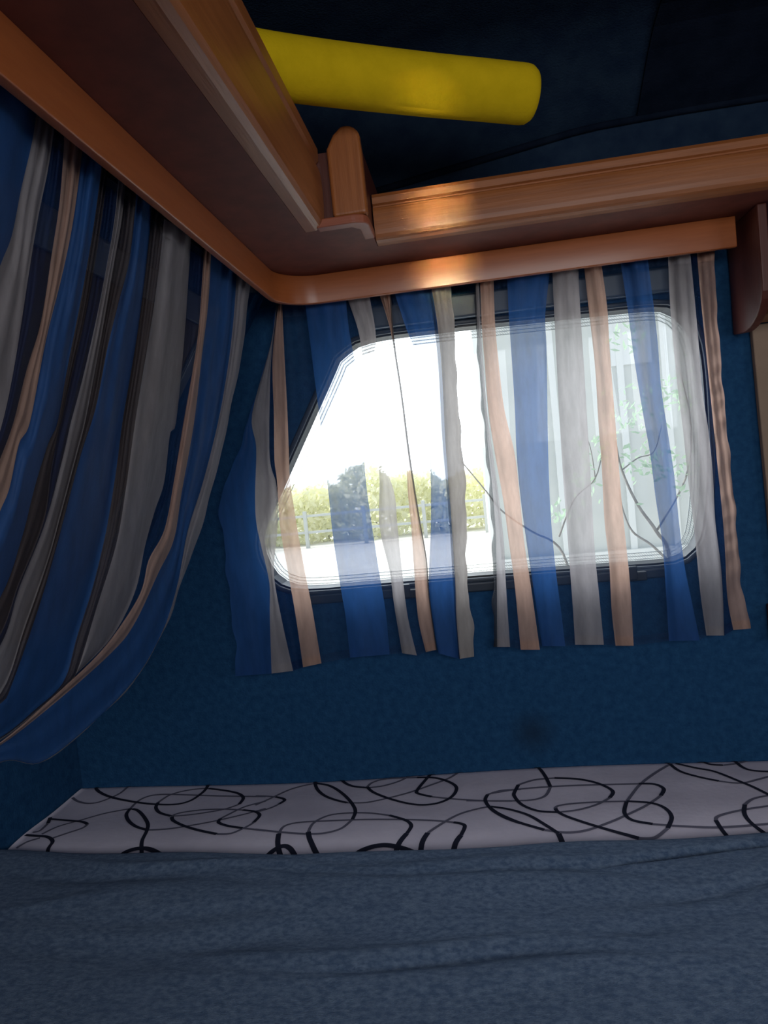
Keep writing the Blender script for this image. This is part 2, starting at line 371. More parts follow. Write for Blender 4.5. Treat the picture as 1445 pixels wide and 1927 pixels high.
# shelf board seen from below
board = [(-.345, -1.6), (-.2055, -1.6), (-.2055, -.300), (-.187, -.300), (-.187, -.309)]+arc((-.137, -.289), .020, 270, 360, 6)+[(-.117, -.232), (-.117, -.1925), (1.3, -.1925), (1.3, -.004), (-.345, -.004)]
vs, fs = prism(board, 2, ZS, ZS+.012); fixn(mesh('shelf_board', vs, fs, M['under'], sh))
# pelmet: thin upright board with a rounded inside corner
path = [(-.290, -1.6), (-.293, -1.0), (-.296, -.6), (-.299, -.30), (-.300, -.170)]+arc((-.232, -.155), .068, 180, 96, 12)+[(-.15, -.088), (0, -.088), (.2, -.088), (.443, -.088)]
path = [Vector(p) for p in path]; N = len(path); vs = []; 
for i, p in enumerate(path):
    t = (path[min(i+1, N-1)]-path[max(i-1, 0)]).normalized(); nn = Vector((-t.y, t.x))
    q = p+nn*.010
    vs += [(p.x, p.y, 1.479), (p.x, p.y, ZS), (q.x, q.y, ZS), (q.x, q.y, 1.479)]
fs = [(4*i+k, 4*i+(k+1) % 4, 4*i+4+(k+1) % 4, 4*i+4+k) for i in range(N-1) for k in range(4)]+[(0, 1, 2, 3), (4*N-1, 4*N-2, 4*N-3, 4*N-4)]
M['pelmet'] = pbr('cherry_laminate_pelmet', (.31, .080, .020), (.38, .108, .030), .38, 9, (2, 2, 30), spec=.45, coat=.2, detail=5, lo=.25, hi=.8)
pel = fixn(mesh('pelmet', vs, fs, M['pelmet'], sh, smooth=False, bevel=.0015))
for p in pel.data.polygons: p.use_smooth = len(p.vertices) == 4
# front rails with a moulded profile (rounded lower nose, groove near the top)
def railprof(h, t=.018, nose=.012):
    pr = [(0, 0)]
    pr += [(-nose*.35, .002), (-nose*.70, h*.06), (-nose*.85, h*.13), (-nose*.94, h*.22), (-nose*.985, h*.32), (-nose, h*.42), (-nose*.98, h*.55), (-nose*.93, h*.62), (-nose*.80, h*.68), (-nose*.55, h*.71), (-nose*.55, h*.74), (-nose*.85, h*.77), (-nose*.9, h*.90), (-nose*.55, h*.985), (-nose*.1, h)]
    pr += [(t*.6, h), (t, h*.95), (t, 0)]
    pr[0] = (nose*.3, 0)
    return pr
pf = [(-.210+u, 1.527+v) for u, v in railprof(.070)]                   # (y,z) for the window side
vs, fs = prism(pf, 0, -.116, 1.3); o = fixn(mesh('front_rail', vs, fs, M['woodx'], sh))
pf = [(-.187-u, 1.527+v) for u, v in railprof(.122)]                   # (x,z) for the left side, nose towards the room
vs, fs = prism(pf, 1, -1.6, -.300); o = fixn(mesh('front_rail', vs, fs, M['woody'], sh))
# corner post, rounded top, with its base lip and the dividers behind it
pp = [(-.163, 1.5387), (-.1145, 1.5387), (-.1145, 1.625)]+arc((-.1345, 1.640), .020, 20, 110, 6)+[(-.152, 1.650), (-.163, 1.632)]
vs, fs = prism(pp, 1, -.308, -.288); fixn(mesh('corner_post', vs, fs, M['woodz'], sh, bevel=.005))
lo_ = [(-.187, -.309)]+arc((-.137, -.289), .020, 270, 360, 6)+[(-.117, -.232)]
li_ = [(x-(.014 if k > 3 else 0), y+.014) for k, (x, y) in enumerate(lo_)]
lip = [(x+(.002 if k > 3 else 0), y-.003) for k, (x, y) in enumerate(lo_)]+[(-.131, -.232), (-.131, -.280), (-.140, -.293), (-.187, -.293)]
vs, fs = prism(lip, 2, 1.5265, 1.5385); fixn(mesh('corner_base', vs, fs, M['redwoodx'], sh, bevel=.002))
b = MB(); b.box(-.130, -.118, -.286, -.012, 1.539, 1.640); b.build('divider', M['redwood'], sh)
b = MB(); b.box(-.30, -.1635, -.297, -.285, 1.539, 1.632); b.build('divider', M['redwood'], sh)

# hanging side panel with a rounded lower front, plus the small shelf to its right
sp = empty('side_panel', (.475, -.08, 1.36))
tag(sp, 'dark red wooden end panel with rounded foot hanging at right end of pelmet', 'panel')
pr = [(-.138, 1.526), (-.006, 1.526), (-.006, 1.352), (-.050, 1.348)]+[(-.050-.088*math.sin(a), 1.348+.060*(1-math.cos(a))) for a in np.linspace(.15, math.pi/2, 8)]
vs, fs = prism(pr, 0, .4565, .4705); fixn(mesh('board', vs, fs, M['redwood'], sp, bevel=.002))
b = MB(); b.box(.471, 1.3, -.120, -.012, 1.365, 1.425); o = b.build('ledge', M['woodx'], sp, bevel=.008)
bp_ = empty('wall_board', (.7, 0, .9)); tag(bp_, 'beige wall board at right edge beyond the right window curtain', 'board')
bx0 = [(.484, 1.375), (.4935, .90)]
vs = [(.484, -.014, 1.364), (1.3, -.014, 1.364), (1.3, -.014, .885), (.4945, -.014, .885), (.484, -.001, 1.364), (1.3, -.001, 1.364), (1.3, -.001, .885), (.4945, -.001, .885)]
fixn(mesh('board', vs, [(0, 1, 2, 3), (4, 7, 6, 5), (0, 3, 7, 4), (1, 5, 6, 2), (0, 4, 5, 1), (3, 2, 6, 7)], M['beige'], bp_, bevel=.002))
b = MB(); b.box(.480, 1.3, -.030, -.001, .822, .884); b.build('wood_rail', M['redwood'], bp_, bevel=.004)

# ------------------------------------------------------------------ curtains
def curtain(name, bounds, stripes, plane, amp, rows, per, seed, ruffle=0.0):
    """bounds: traced stripe borders; the cloth is a folded sheet whose mean surface is the hanging plane"""
    rnd = random.Random(seed); nP, dP = plane
    nP = np.array(nP, float)
    B = []
    for bd in bounds: B.append(resample(catmull(bd, 5), rows))
    for q_, e_ in ((0, 1.0), (-1, .8)):
        for r in range(rows):
            v = r/(rows-1); B[q_][r][0] += e_*(2.2*math.sin(v*46+seed)+1.3*math.sin(v*83+1))*(.4+.6*v)
    cols = []; ids = []
    for i in range(len(B)-1):
        for k in range(per): cols.append((i, k/per)); ids.append(i)
    cols.append((len(B)-2, 1.0))
    ph = [rnd.uniform(0, 6.28) for _ in range(6)]
    K = len(cols); V = []
    # fold phase advances with true cloth width
    for c, (i, t) in enumerate(cols):
        P = B[i]*(1-t)+B[i+1]*t
        u = i+t
        for r in range(rows):
            v = r/(rows-1)
            f1 = math.sin(u*2.9+ph[0]+.5*math.sin(v*3+ph[1]))
            f2 = .5*math.sin(u*6.3+ph[2]+1.2*v)
            f3 = .38*math.sin(u*13+ph[3]+2.0*math.sin(v*5+ph[4]))
            g = (f1+f2)*(.75+.25*math.cos(v*2.5))+f3*(.35+(1-v)**2*1.6)
            wr = .12*math.sin(v*34+u*3+ph[5])*math.exp(-((u % 1)-.9)**2*20)
            ru = ruffle*math.sin(v*95+3*math.sin(v*17)+u*2)*(.35+.65*abs(math.sin(v*2.6+1.2))) if i == len(B)-2 else 0
            hd = .45*math.sin(u*9+seed)*math.exp(-(v/.05)**2)
            off = amp*(g+wr+ru+hd)
            V.append(on(P[r][0], P[r][1], nP, dP+off))
    Fs = []; mi = []
    names = sorted(set(stripes)); mats = [M[s] for s in names]
    for c in range(K-1):
        for r in range(rows-1):
            a = c*rows+r; Fs.append((a, a+rows, a+rows+1, a+1)); mi.append(names.index(stripes[ids[c]]))
    o = mesh(name, V, Fs, mats, None, True, mi)
    return o, V, K, rows
def band(name, V, K, rows, r0, r1, lift, mats, parent, cols_m):
    vs = []; fs = []; mi = []; R_ = r1-r0+1
    for c in range(K):
        for r in range(r0, r1+1):
            p = np.array(V[c*rows+r]); d = CAM-p; d[2] = 0; d /= np.linalg.norm(d); vs.append(p+d*lift)
    for c in range(K-1):
        for r in range(R_-1):
            a = c*R_+r; fs.append((a, a+R_, a+R_+1, a+1)); mi.append(cols_m[c])
    return mesh(name, vs, fs, mats, parent, True, mi)
def c3(l): return [(380+x*.4255, 480+y*.4255) for x, y in l]
def c4(l): return [(860+x*.4152, 440+y*.4152) for x, y in l]
A = [
 [(325,215),(300,400),(215,690),(150,900),(78,1085),(95,1250),(120,1500),(145,1700),(150,1862)],
 [(330,215),(305,390),(222,700),(240,850),(235,1050),(240,1180),(265,1300),(298,1450),(300,1600),(308,1850)],
 [(335,215),(308,440),(300,620),(300,900),(330,1020),(335,1200),(318,1400),(350,1600),(403,1838)],
 [(338,215),(312,450),(318,700),(320,900),(332,1000),(345,1200),(380,1400),(415,1600),(447,1822)],
 [(354,215),(365,450),(378,700),(385,900),(390,1000),(420,1200),(455,1400),(485,1550),(528,1805)],
 [(455,210),(480,400),(500,560),(530,800),(560,1060),(580,1250),(615,1480),(635,1600),(655,1780)],
 [(636,190),(650,330),(680,500),(700,700),(725,1000),(745,1150),(775,1350),(800,1500),(815,1600),(830,1765)],
 [(642,190),(690,330),(715,480),(735,620),(770,800),(785,1000),(785,1200),(830,1400),(850,1550),(885,1760)],
 [(740,180),(770,370),(745,520),(760,700),(800,900),(850,1050),(865,1200),(885,1400),(910,1600),(950,1770)],
 [(785,175),(825,300),(845,400),(870,600),(900,850),(910,1050),(925,1200),(935,1350),(955,1600),(990,1755)],
 [(830,170),(838,300),(850,420),(880,620),(915,900),(955,1150),(990,1350),(1000,1500),(1035,1745)],
 [(836,170),(844,300),(857,420),(887,620),(923,900),(961,1150),(995,1350),(1004,1500),(1038,1745)],
 [(852,170),(905,330),(950,450),(990,700),(1010,950),(1012,1200),(1003,1450),(1020,1600),(1045,1760)],
 [(1005,145),(1026,300),(1046,500),(1062,800),(1079,1000),(1095,1200),(1110,1450),(1118,1600),(1134,1785)],
 [(1015,145),(1040,300),(1060,500),(1075,800),(1090,1000),(1105,1200),(1120,1450),(1125,1600),(1140,1785)],
 [(1100,135),(1115,300),(1130,600),(1150,850),(1165,1000),(1170,1250),(1172,1450),(1195,1600),(1205,1775)]]
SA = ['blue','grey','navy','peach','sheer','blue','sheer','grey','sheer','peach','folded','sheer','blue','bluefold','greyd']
Bq = [
 [(80,215),(85,430),(98,600),(114,800),(132,1000),(150,1200),(160,1400),(163,1600),(165,1872)],
 [(84,215),(92,430),(106,600),(124,800),(144,1000),(164,1200),(176,1400),(180,1600),(182,1872)],
 [(100,205),(108,430),(120,600),(136,800),(162,1000),(190,1200),(212,1400),(222,1600),(240,1872)],
 [(104,205),(112,430),(126,600),(142,800),(172,1000),(208,1200),(235,1400),(262,1600),(288,1884)],
 [(165,190),(172,400),(190,600),(215,800),(262,1000),(285,1200),(305,1400),(335,1600),(375,1884)],
 [(225,170),(235,380),(250,600),(262,800),(270,1000),(288,1200),(315,1400),(345,1600),(385,1868)],
 [(425,135),(400,360),(405,500),(408,700),(412,950),(418,1150),(430,1350),(450,1550),(470,1700),(490,1868)],
 [(430,130),(440,360),(452,600),(465,850),(480,1100),(495,1300),(510,1500),(525,1700),(535,1862)],
 [(548,125),(558,340),(575,600),(590,850),(600,1000),(610,1200),(625,1450),(645,1650),(665,1862)],
 [(572,115),(595,330),(625,600),(640,850),(655,1050),(668,1300),(690,1500),(700,1700),(718,1866)],
 [(650,110),(680,330),(690,500),(705,700),(725,950),(745,1200),(765,1400),(785,1600),(800,1866)],
 [(735,95),(770,320),(800,550),(840,800),(875,1000),(900,1200),(930,1400),(945,1600),(960,1845)],
 [(860,85),(890,320),(910,500),(925,700),(955,900),(985,1100),(1005,1300),(1030,1500),(1060,1650),(1100,1842)],
 [(955,75),(965,320),(980,500),(1000,700),(1025,900),(1045,1100),(1070,1300),(1085,1450),(1105,1650),(1130,1820)],
 [(1055,70),(1080,330),(1095,500),(1110,700),(1140,900),(1160,1100),(1170,1300),(1195,1500),(1205,1650),(1210,1820)],
 [(1085,65),(1105,300),(1125,500),(1145,700),(1165,900),(1185,1100),(1205,1300),(1215,1450),(1225,1650),(1252,1795)],
 [(1165,55),(1175,300),(1190,500),(1205,700),(1225,900),(1245,1100),(1265,1300),(1280,1500),(1300,1650),(1332,1788)]]
SB = ['gauze','grey','sheer','peach','sheer','blue','sheer','grey','sheer','peach','sheer','blue','sheer','grey','navy','peach']
GC = 'striped curtains hung round the corner'
for nm_, bounds, st, cf, rf_, lab, seed in (('curtain', A, SA, c3, .1, 'striped curtain over slanted left half of the back window', 3), ('curtain', Bq, SB, c4, .55, 'striped curtain over right half of back window with a ruffled peach edge', 8)):
    bd = [cf(l) for l in bounds]
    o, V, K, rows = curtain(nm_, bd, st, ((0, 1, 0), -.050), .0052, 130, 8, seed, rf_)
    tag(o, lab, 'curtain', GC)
    names = sorted(set(st)); cm = []
    for i in range(len(st)): cm += [names.index(st[i])]*8
    band('heading_tape', V, K, rows, 1, 5, .0025, [M[s] for s in names], o, cm)
    band('hem', V, K, rows, rows-4, rows-1, .0012, [M[s] for s in names], o, cm)
L = [
 [(-90,60),(-95,200),(-100,330),(-105,500),(-110,640)],
 [(72,182),(61,264),(40,354),(22,444),(0,501),(-40,620),(-90,760)],
 [(104,232),(90,321),(72,408),(54,516),(32,660),(7,786),(-30,900),(-95,1030)],
 [(122,243),(113,372),(97,480),(77,606),(50,696),(25,796),(0,864),(-30,940),(-95,1090)],
 [(158,257),(140,401),(119,509),(86,642),(56,796),(36,834),(18,918),(0,962),(-30,1040),(-95,1150)],
 [(194,292),(176,426),(151,570),(126,696),(108,796),(91,834),(65,918),(40,1016),(0,1125),(-95,1260)],
 [(206,300),(187,444),(162,588),(137,696),(115,796),(109,816),(96,889),(82,984),(34,1104),(-2,1200),(-95,1330)],
 [(226,298),(216,408),(201,498),(180,606),(155,714),(133,796),(120,853),(85,984),(36,1107),(0,1216),(-95,1335)],
 [(239,302),(230,408),(212,509),(191,631),(162,786),(145,853),(116,962),(91,1053),(47,1180),(0,1307),(-95,1385)],
 [(259,335),(245,480),(223,570),(201,660),(180,768),(153,853),(124,962),(105,1034),(73,1143),(22,1289),(0,1325),(-95,1400)],
 [(288,375),(273,516),(259,624),(241,732),(230,796),(218,889),(200,998),(174,1107),(145,1198),(120,1282),(65,1336),(0,1388),(-95,1432)],
 [(309,412),(302,480),(288,588),(270,696),(254,796),(236,925),(218,1027),(182,1143),(145,1263),(124,1289),(66,1340),(0,1391),(-95,1436)],
 [(360,441),(354,534),(345,660),(331,796),(320,816),(309,907),(291,962),(273,1027),(254,1114),(211,1198),(145,1267),(68,1342),(0,1394),(-95,1440)],
 [(384,455),(381,516),(371,642),(345,796),(327,907),(309,998),(280,1053),(265,1114),(225,1180),(182,1234),(109,1303),(0,1397),(-95,1444)],
 [(398,462),(392,570),(381,660),(365,796),(342,925),(327,1016),(298,1078),(254,1172),(211,1227),(109,1318),(0,1403),(-95,1449)],
 [(446,508),(439,606),(428,696),(410,796),(382,907),(353,1000),(333,1104),(303,1194),(249,1284),(159,1374),(75,1435),(9,1431),(-95,1475)],
 [(472,522),(461,624),(446,714),(428,798),(403,907),(371,1016),(338,1107),(305,1195),(250,1285),(160,1375),(76,1436),(10,1432),(-95,1476)]]
SL = ['blue','grey','navy','peach','blue','taupe','navy','grey','taupe','blue','taupe','grey','navy','peach','blue','grey']
SLP = .25
nl = np.array([1, 0, -SLP]); nl = nl/np.linalg.norm(nl); dl = nl.dot(np.array([-.328, 0, 1.5]))
o, V, K, rows = curtain('curtain', L, SL, (nl, dl), .0045, 110, 8, 21)
tag(o, 'long striped curtain along left wall, swept back towards the lower left', 'curtain', GC)
names = sorted(set(SL)); cm = []
for s_ in SL: cm += [names.index(s_)]*8
band('heading_tape', V, K, rows, 1, 3, .0025, [M[s] for s in names], o, cm)
# curtain tracks hidden behind the pelmet
b = MB(); b.box(-.24, .44, -.056, -.042, 1.505, 1.520); tag(b.build('curtain_rail', M['rail'], bevel=.002), 'thin curtain track behind the pelmet above the back window', 'curtain rail', 'curtain tracks behind the pelmet')
b = MB(); b.box(-.354, -.342, -1.5, -.10, 1.508, 1.522); tag(b.build('curtain_rail', M['rail'], bevel=.002), 'thin curtain track behind the pelmet above the long left curtain', 'curtain rail', 'curtain tracks behind the pelmet')

# ------------------------------------------------------------------ bed
def sheet_z(x, y):
    z = .605+.0035*math.sin(x*7+1)*math.exp(-(y/.09)**2)+.002*math.sin(x*3.1+y*9)
    z += .004*math.exp(-((y+.19)/.06)**2)-.010*math.exp(-((y+.280)/.028)**2)
    if y > -.012: z -= (y+.012)**2*40
    return z
vs = []; fs = []; mi = []
nx, ny = 150, 46; X0, X1, Y0, Y1 = -.843, 1.15, -.42, -.001
for j in range(ny+1):
    for i in range(nx+1):
        x = X0+(X1-X0)*i/nx; y = Y0+(Y1-Y0)*j/ny; vs.append((x, y, sheet_z(x, y)))
for j in range(ny):
    for i in range(nx): a = j*(nx+1)+i; fs.append((a, a+1, a+nx+2, a+nx+1)); mi.append(0)
# skirts down to the bench
def skirt(idx):
    k = len(vs); 
    for i in idx: v = vs[i]; vs.append((v[0], v[1], .501))
    for q in range(len(idx)-1): fs.append((idx[q], idx[q+1], k+q+1, k+q)); mi.append(0)
skirt([i for i in range(nx+1)]); skirt([ny*(nx+1)+i for i in range(nx, -1, -1)]); skirt([j*(nx+1) for j in range(ny, -1, -1)]); skirt([j*(nx+1)+nx for j in range(ny+1)])
def cA(l): return [(x*.346, 1430+y*.346) for x, y in l]
def cB(l): return [(480+x*.346, 1430+y*.346) for x, y in l]
def cC(l): return [(900+x*.3772, 1400+y*.3772) for x, y in l]
curves = []
for t, l in [
 (1,[(715,130),(660,180),(600,210),(530,235),(470,240),(420,228),(395,210)]),
 (0,[(530,145),(525,165),(560,190),(620,210),(720,228),(830,240),(950,240),(1030,220),(1090,180),(1120,150),(1135,120)]),
 (1,[(1445,188),(1200,188),(960,185),(860,188),(800,200),(750,225),(710,265)]),
 (0,[(710,265),(688,300),(700,340),(740,375),(800,395)]),
 (1,[(800,395),(900,390),(1000,375),(1150,345),(1300,305),(1445,260)]),
 (0,[(1135,148),(1240,160),(1300,175),(1322,200),(1300,235)]),
 (1,[(1300,235),(1220,265),(1100,290),(1000,305),(930,310)]),
 (0,[(930,310),(870,290),(848,260),(860,230)]),
 (1,[(860,230),(920,190),(1000,165),(1090,150),(1140,148)]),
 (0,[(270,330),(380,340),(450,348),(478,362)]),(1,[(478,362),(450,385),(380,410),(290,440)]),
 (1,[(180,410),(220,400),(260,360)]),(0,[(262,358),(268,340),(275,320)]),
 (1,[(230,420),(320,375),(430,340),(560,298),(680,272),(720,268)]),
 (0,[(720,268),(750,278),(780,310),(805,360),(800,400),(775,450),(770,490),(775,560)]),
 (0,[(140,425),(200,430),(260,435),(288,458),(265,490),(250,535)]),
 (1,[(90,490),(150,460),(220,440)]),
 (2,[(615,560),(635,532),(670,505),(740,487),(810,487),(880,510),(950,540),(1000,575)]),
 (0,[(935,315),(945,340),(1000,370),(1080,395),(1180,415)]),
 (1,[(1180,415),(1260,410),(1340,375),(1380,350)]),(0,[(1380,350),(1412,305),(1385,280),(1320,270)]),
 (1,[(1320,270),(1220,265),(1100,270),(1000,285),(950,300),(935,315)]),
 (1,[(1445,215),(1330,250),(1240,300),(1200,325)]),(0,[(1200,325),(1190,350),(1240,370),(1320,382)]),(1,[(1320,382),(1445,395)]),
 ]: curves.append((t, cA(l)))
for t, l in [
 (1,[(0,185),(60,186),(110,190)]),(0,[(110,190),(150,200),(158,212),(130,232)]),(1,[(130,232),(80,258),(0,285)]),
 (1,[(0,240),(80,200),(180,150),(260,125),(330,112)]),(0,[(330,112),(400,125),(460,160),(515,215),(545,275),(530,330)]),
 (1,[(530,330),(470,380),(380,405),(280,410),(140,402),(0,388)]),
 (0,[(335,70),(325,110),(340,150),(380,185),(440,210),(500,226)]),(1,[(500,226),(600,225),(700,205),(830,172),(960,130),(1060,95),(1130,50)]),
 (0,[(465,70),(480,105),(530,130),(610,140)]),(1,[(610,140),(700,130),(800,100),(890,50)]),
 (0,[(880,90),(980,95),(1060,120),(1095,150),(1070,195),(1000,230),(910,242),(820,230),(720,200),(640,165),(608,135)]),(1,[(608,135),(640,110),(720,92),(880,90)]),
 (0,[(980,50),(930,100),(880,160),(890,178),(960,195)]),(1,[(960,195),(1080,208),(1250,220),(1400,222)]),
 (2,[(160,560),(125,470),(130,410)]),(1,[(130,410),(160,370),(240,348),(400,338),(600,330),(800,330),(960,335),(1080,345)]),(0,[(1080,345),(1140,362),(1120,410)]),(2,[(1120,410),(1085,450),(1060,525)]),
 (2,[(410,565),(340,500),(300,440),(290,400)]),(1,[(290,400),(320,350),(400,305),(500,290),(620,290),(730,305)]),(0,[(730,305),(820,335),(850,365),(825,405)]),(2,[(825,405),(780,450),(750,500),(705,540)]),
 (2,[(10,562),(60,505),(140,468),(190,475),(230,520),(275,570)]),
 (2,[(495,560),(530,500),(600,470),(700,455),(800,465),(900,490),(1010,530)]),
 (2,[(890,530),(905,450),(940,400)]),(1,[(940,400),(1020,350),(1120,295),(1250,258),(1320,258)]),
 (1,[(1445,160),(1340,165),(1265,185)]),(0,[(1265,185),(1252,220),(1290,275),(1360,320),(1445,350)]),
 ]: curves.append((t, cB(l)))
for t, l in [
 (0,[(275,95),(330,160),(360,215)]),(1,[(360,215),(330,260),(250,280),(100,282),(-60,280)]),
 (0,[(60,313),(80,315),(160,330),(250,360),(330,405),(400,445)]),(2,[(400,445),(425,490),(450,540)]),
 (1,[(60,245),(200,225),(400,212),(600,205),(800,200)]),(0,[(800,200),(880,202),(925,225),(910,260)]),(1,[(910,260),(840,310),(740,360),(640,400),(540,430),(440,440),(330,430)]),
 (0,[(330,430),(200,395),(100,350),(50,310)]),
 (0,[(180,240),(200,205)]),(1,[(200,205),(280,183),(380,175)]),(0,[(380,175),(500,180),(600,200),(670,235),(655,270)]),(1,[(655,270),(590,305),(500,332),(400,345)]),(0,[(400,345),(300,338),(220,305),(180,260),(180,240)]),
 (1,[(385,325),(400,310),(480,298),(620,290),(740,288)]),(0,[(740,288),(860,298),(930,325),(965,370),(945,420)]),(1,[(945,420),(880,455),(800,458)]),(0,[(800,458),(680,435),(560,405),(450,370),(400,345),(385,325)]),
 (1,[(965,100),(880,150),(800,210),(740,290)]),(0,[(740,290),(730,350),(770,385),(870,402)]),(1,[(870,402),(1000,410),(1200,415),(1445,400),(1560,390)]),
 (0,[(930,80),(1000,135),(1100,165),(1200,185)]),(1,[(1200,185),(1310,195),(1400,175),(1520,140)]),
 (0,[(985,100),(1080,120),(1180,138),(1300,185),(1380,220),(1480,275)]),
 (0,[(1085,70),(1150,100),(1220,105)]),(1,[(1220,105),(1290,95),(1340,80)]),(0,[(1265,70),(1320,115),(1380,132),(1500,137)]),
 (0,[(1290,485),(1220,430),(1185,385)]),(1,[(1185,385),(1200,365),(1300,340),(1445,318),(1540,310)]),
 (0,[(1500,470),(1380,410),(1330,360),(1330,310)]),(1,[(1330,310),(1370,280),(1445,262),(1540,250)]),
 ]: curves.append((t, cC(l)))
for t, l in curves:
    sp_ = catmull(l, 6); pts = []
    for px, py in sp_:
        p = on(px, py, (0, 0, 1), .606); pts.append((min(max(p[0], -.842), 1.1), min(p[1], -.001)))
    wd = (.0033, .0027, .0043)[t]; k = len(vs); N = len(pts)
    for i, p in enumerate(pts):
        a = Vector(pts[max(i-1, 0)]); c = Vector(pts[min(i+1, N-1)]); tt = (c-a)
        if tt.length < 1e-6: tt = Vector((1, 0))
        tt.normalize()
        for s_ in (-1, 1):
            x = p[0]-tt.y*wd*s_; y = min(p[1]+tt.x*wd*s_, -.001); x = max(x, -.842)
            vs.append((x, y, sheet_z(x, y)+.0006+(.0002 if t != 1 else 0)))
    for i in range(N-1): fs.append((k+2*i, k+2*i+2, k+2*i+3, k+2*i+1)); mi.append(2 if t == 1 else 1)
tag(mesh('fitted_sheet', vs, fs, [M['sheet'], M['ink1'], M['ink2']], None, True, mi), 'pale mauve bed sheet printed with black looping swirls, tucked against the walls', 'bed sheet')

# blanket
def edge_y(x): return float(np.interp(x, [-.85, -.5, -.32, 0, .365, 1.2], [-.252, -.283, -.297, -.288, -.266, -.25]))+.002*math.sin(x*21)
rnd = random.Random(5)
creases = [(-.05, -.37, .26, .010, -.007, -.05), (.22, -.335, .16, .006, -.009, .10), (-.45, -.335, .22, .007, .004, -.10), (-.1, -.52, .30, .008, .004, .03),
           (-.42, -.45, .2, .012, -.004, .0), (.15, -.49, .2, .014, -.003, .12), (-.1, -.545, .22, .007, -.005, .03), (-.1, -.33, .22, .012, -.004, .02), (-.25, -.40, .35, .030, .006, .04), (.1, -.43, .3, .022, -.005, -.05), (-.35, -.50, .3, .020, -.007, .05), (.0, -.56, .3, .016, .006, .02), (-.55, -.36, .2, .012, -.005, -.12), (.3, -.40, .15, .010, -.005, .2), (-.62, -.42, .12, .010, .003, .1)]
def bl_z(x, y):
    e = edge_y(x)-y; z = .610+.020*(1-math.exp(-max(e, 0)/.010))
    for cx_, cy_, lx, wy, h, sl_ in creases:
        h = h*1.2; wy = wy*1.35
        dx = x-cx_; dy = y-cy_-sl_*dx-.01*math.sin(dx*14); z += h*math.exp(-(dx/lx)**2-(dy/wy)**2)
    z += .0025*math.sin(x*5+y*11)+.0015*math.sin(x*13-y*17+2)
    return z
vs = []; fs = []
nx, ny = 190, 200
for i in range(nx+1):
    x = -.842+1.99*i/nx; e = edge_y(x)
    vs.append((x, e, .602))
    for j in range(ny+1):
        y = e+.0006-(1.08+e)*(j/ny)**1.25; vs.append((x, y, bl_z(x, y)))
    vs.append((x, -1.085, .52))
R_ = ny+3
for i in range(nx):
    for j in range(R_-1): a = i*R_+j; fs.append((a, a+1, a+R_+1, a+R_))
tag(mesh('blanket', vs, fs, M['blanket'], None, True), 'blue-grey velour blanket spread over the front of the bed', 'blanket')
b = MB(); b.box(-.843, 1.15, -1.075, -.43, .501, .590); tag(b.build('mattress', M['sheet'], bevel=.01), 'foam mattress lying under the blue-grey blanket', 'mattress')

# ------------------------------------------------------------------ pool noodle
pn = [on(330, 95, (0, 0, 1), 1.6885), on(420, 109, (0, 0, 1), 1.6885), on(512, 125, (0, 0, 1), 1.688), on(640, 142, (0, 0, 1), 1.684), on(800, 160, (0, 0, 1), 1.677), on(905, 170, (0, 0, 1), 1.671), on(984, 178, (0, 0, 1), 1.666)]
sm = catmull(pn, 6); r0 = .0365
b = MB(); e1 = sm[-1]+(sm[-1]-sm[-2])/np.linalg.norm(sm[-1]-sm[-2])*.006
e2 = sm[-1]+(sm[-1]-sm[-2])/np.linalg.norm(sm[-1]-sm[-2])*.012
e3 = sm[-1]+(sm[-1]-sm[-2])/np.linalg.norm(sm[-1]-sm[-2])*.015
b.tube(sm+[e1, e2, e3], [r0]*len(sm)+[r0*.97, r0*.86, r0*.66], 40)
tag(b.build('pool_noodle', M['noodle'], smooth=True), 'yellow foam pool noodle sticking out over the left shelf rail', 'pool noodle')
print('noodle', pn[2], pn[-1])

# ------------------------------------------------------------------ outside
GZ = -.55
M['ground'] = pbr('pale_gravel', (.62, .61, .59), (.74, .73, .70), .95, 3)
b = MB(); b.box(-30, 30, .1, 60, GZ-.1, GZ); tag(b.build('ground', M['ground']), kind='structure')
M['facade'] = pbr('pale_render', (.58, .60, .58), (.64, .66, .63), .8, 2)
M['white'] = pbr('white_paint', (.74, .76, .75), None, .5)
M['glassy'] = pbr('facade_window_glass', (.35, .47, .46), None, .15, spec=.8)
M['dgrey'] = pbr('grey_metal', (.48, .50, .48), None, .5)
h = empty('neighbouring_building', (2.0, 4.4, GZ)); tag(h, 'pale grey building outside the right half of the window', 'building')
def at(px, py, y): return on(px, py, (0, 1, 0), y)
YF = 4.4; xl = float(at(908, 800, YF)[0])
b = MB(); b.box(xl, 6.5, YF, YF+3, GZ, 4.2); b.build('wall', M['facade'], h)
b = MB(); b.box(xl-.02, xl+.05, YF-.03, YF, GZ, 4.2); b.build('corner_trim', M['white'], h)
for px in (1040, 1168, 1252):
    x = float(at(px, 800, YF)[0]); b = MB(); b.box(x, x+.05, YF-.025, YF, GZ, 4.2); b.build('corner_trim', M['white'], h)
p0 = at(1150, 690, YF); b = MB(); x = float(p0[0]); z0 = float(p0[2])
b.box(x, x+.30, YF-.02, YF+.002, z0, z0+.42); f_ = b.build('window', M['white'], h)
b = MB()
for k in range(4): b.box(x+.03, x+.27, YF-.03, YF-.018, z0+.04+k*.095, z0+.10+k*.095)
b.build('louvre', M['glassy'], f_)
zb = float(at(1040, 1045, YF)[2]); b = MB(); b.box(xl, 6.5, YF-.05, YF, GZ, zb); b.build('plinth', M['white'], h)

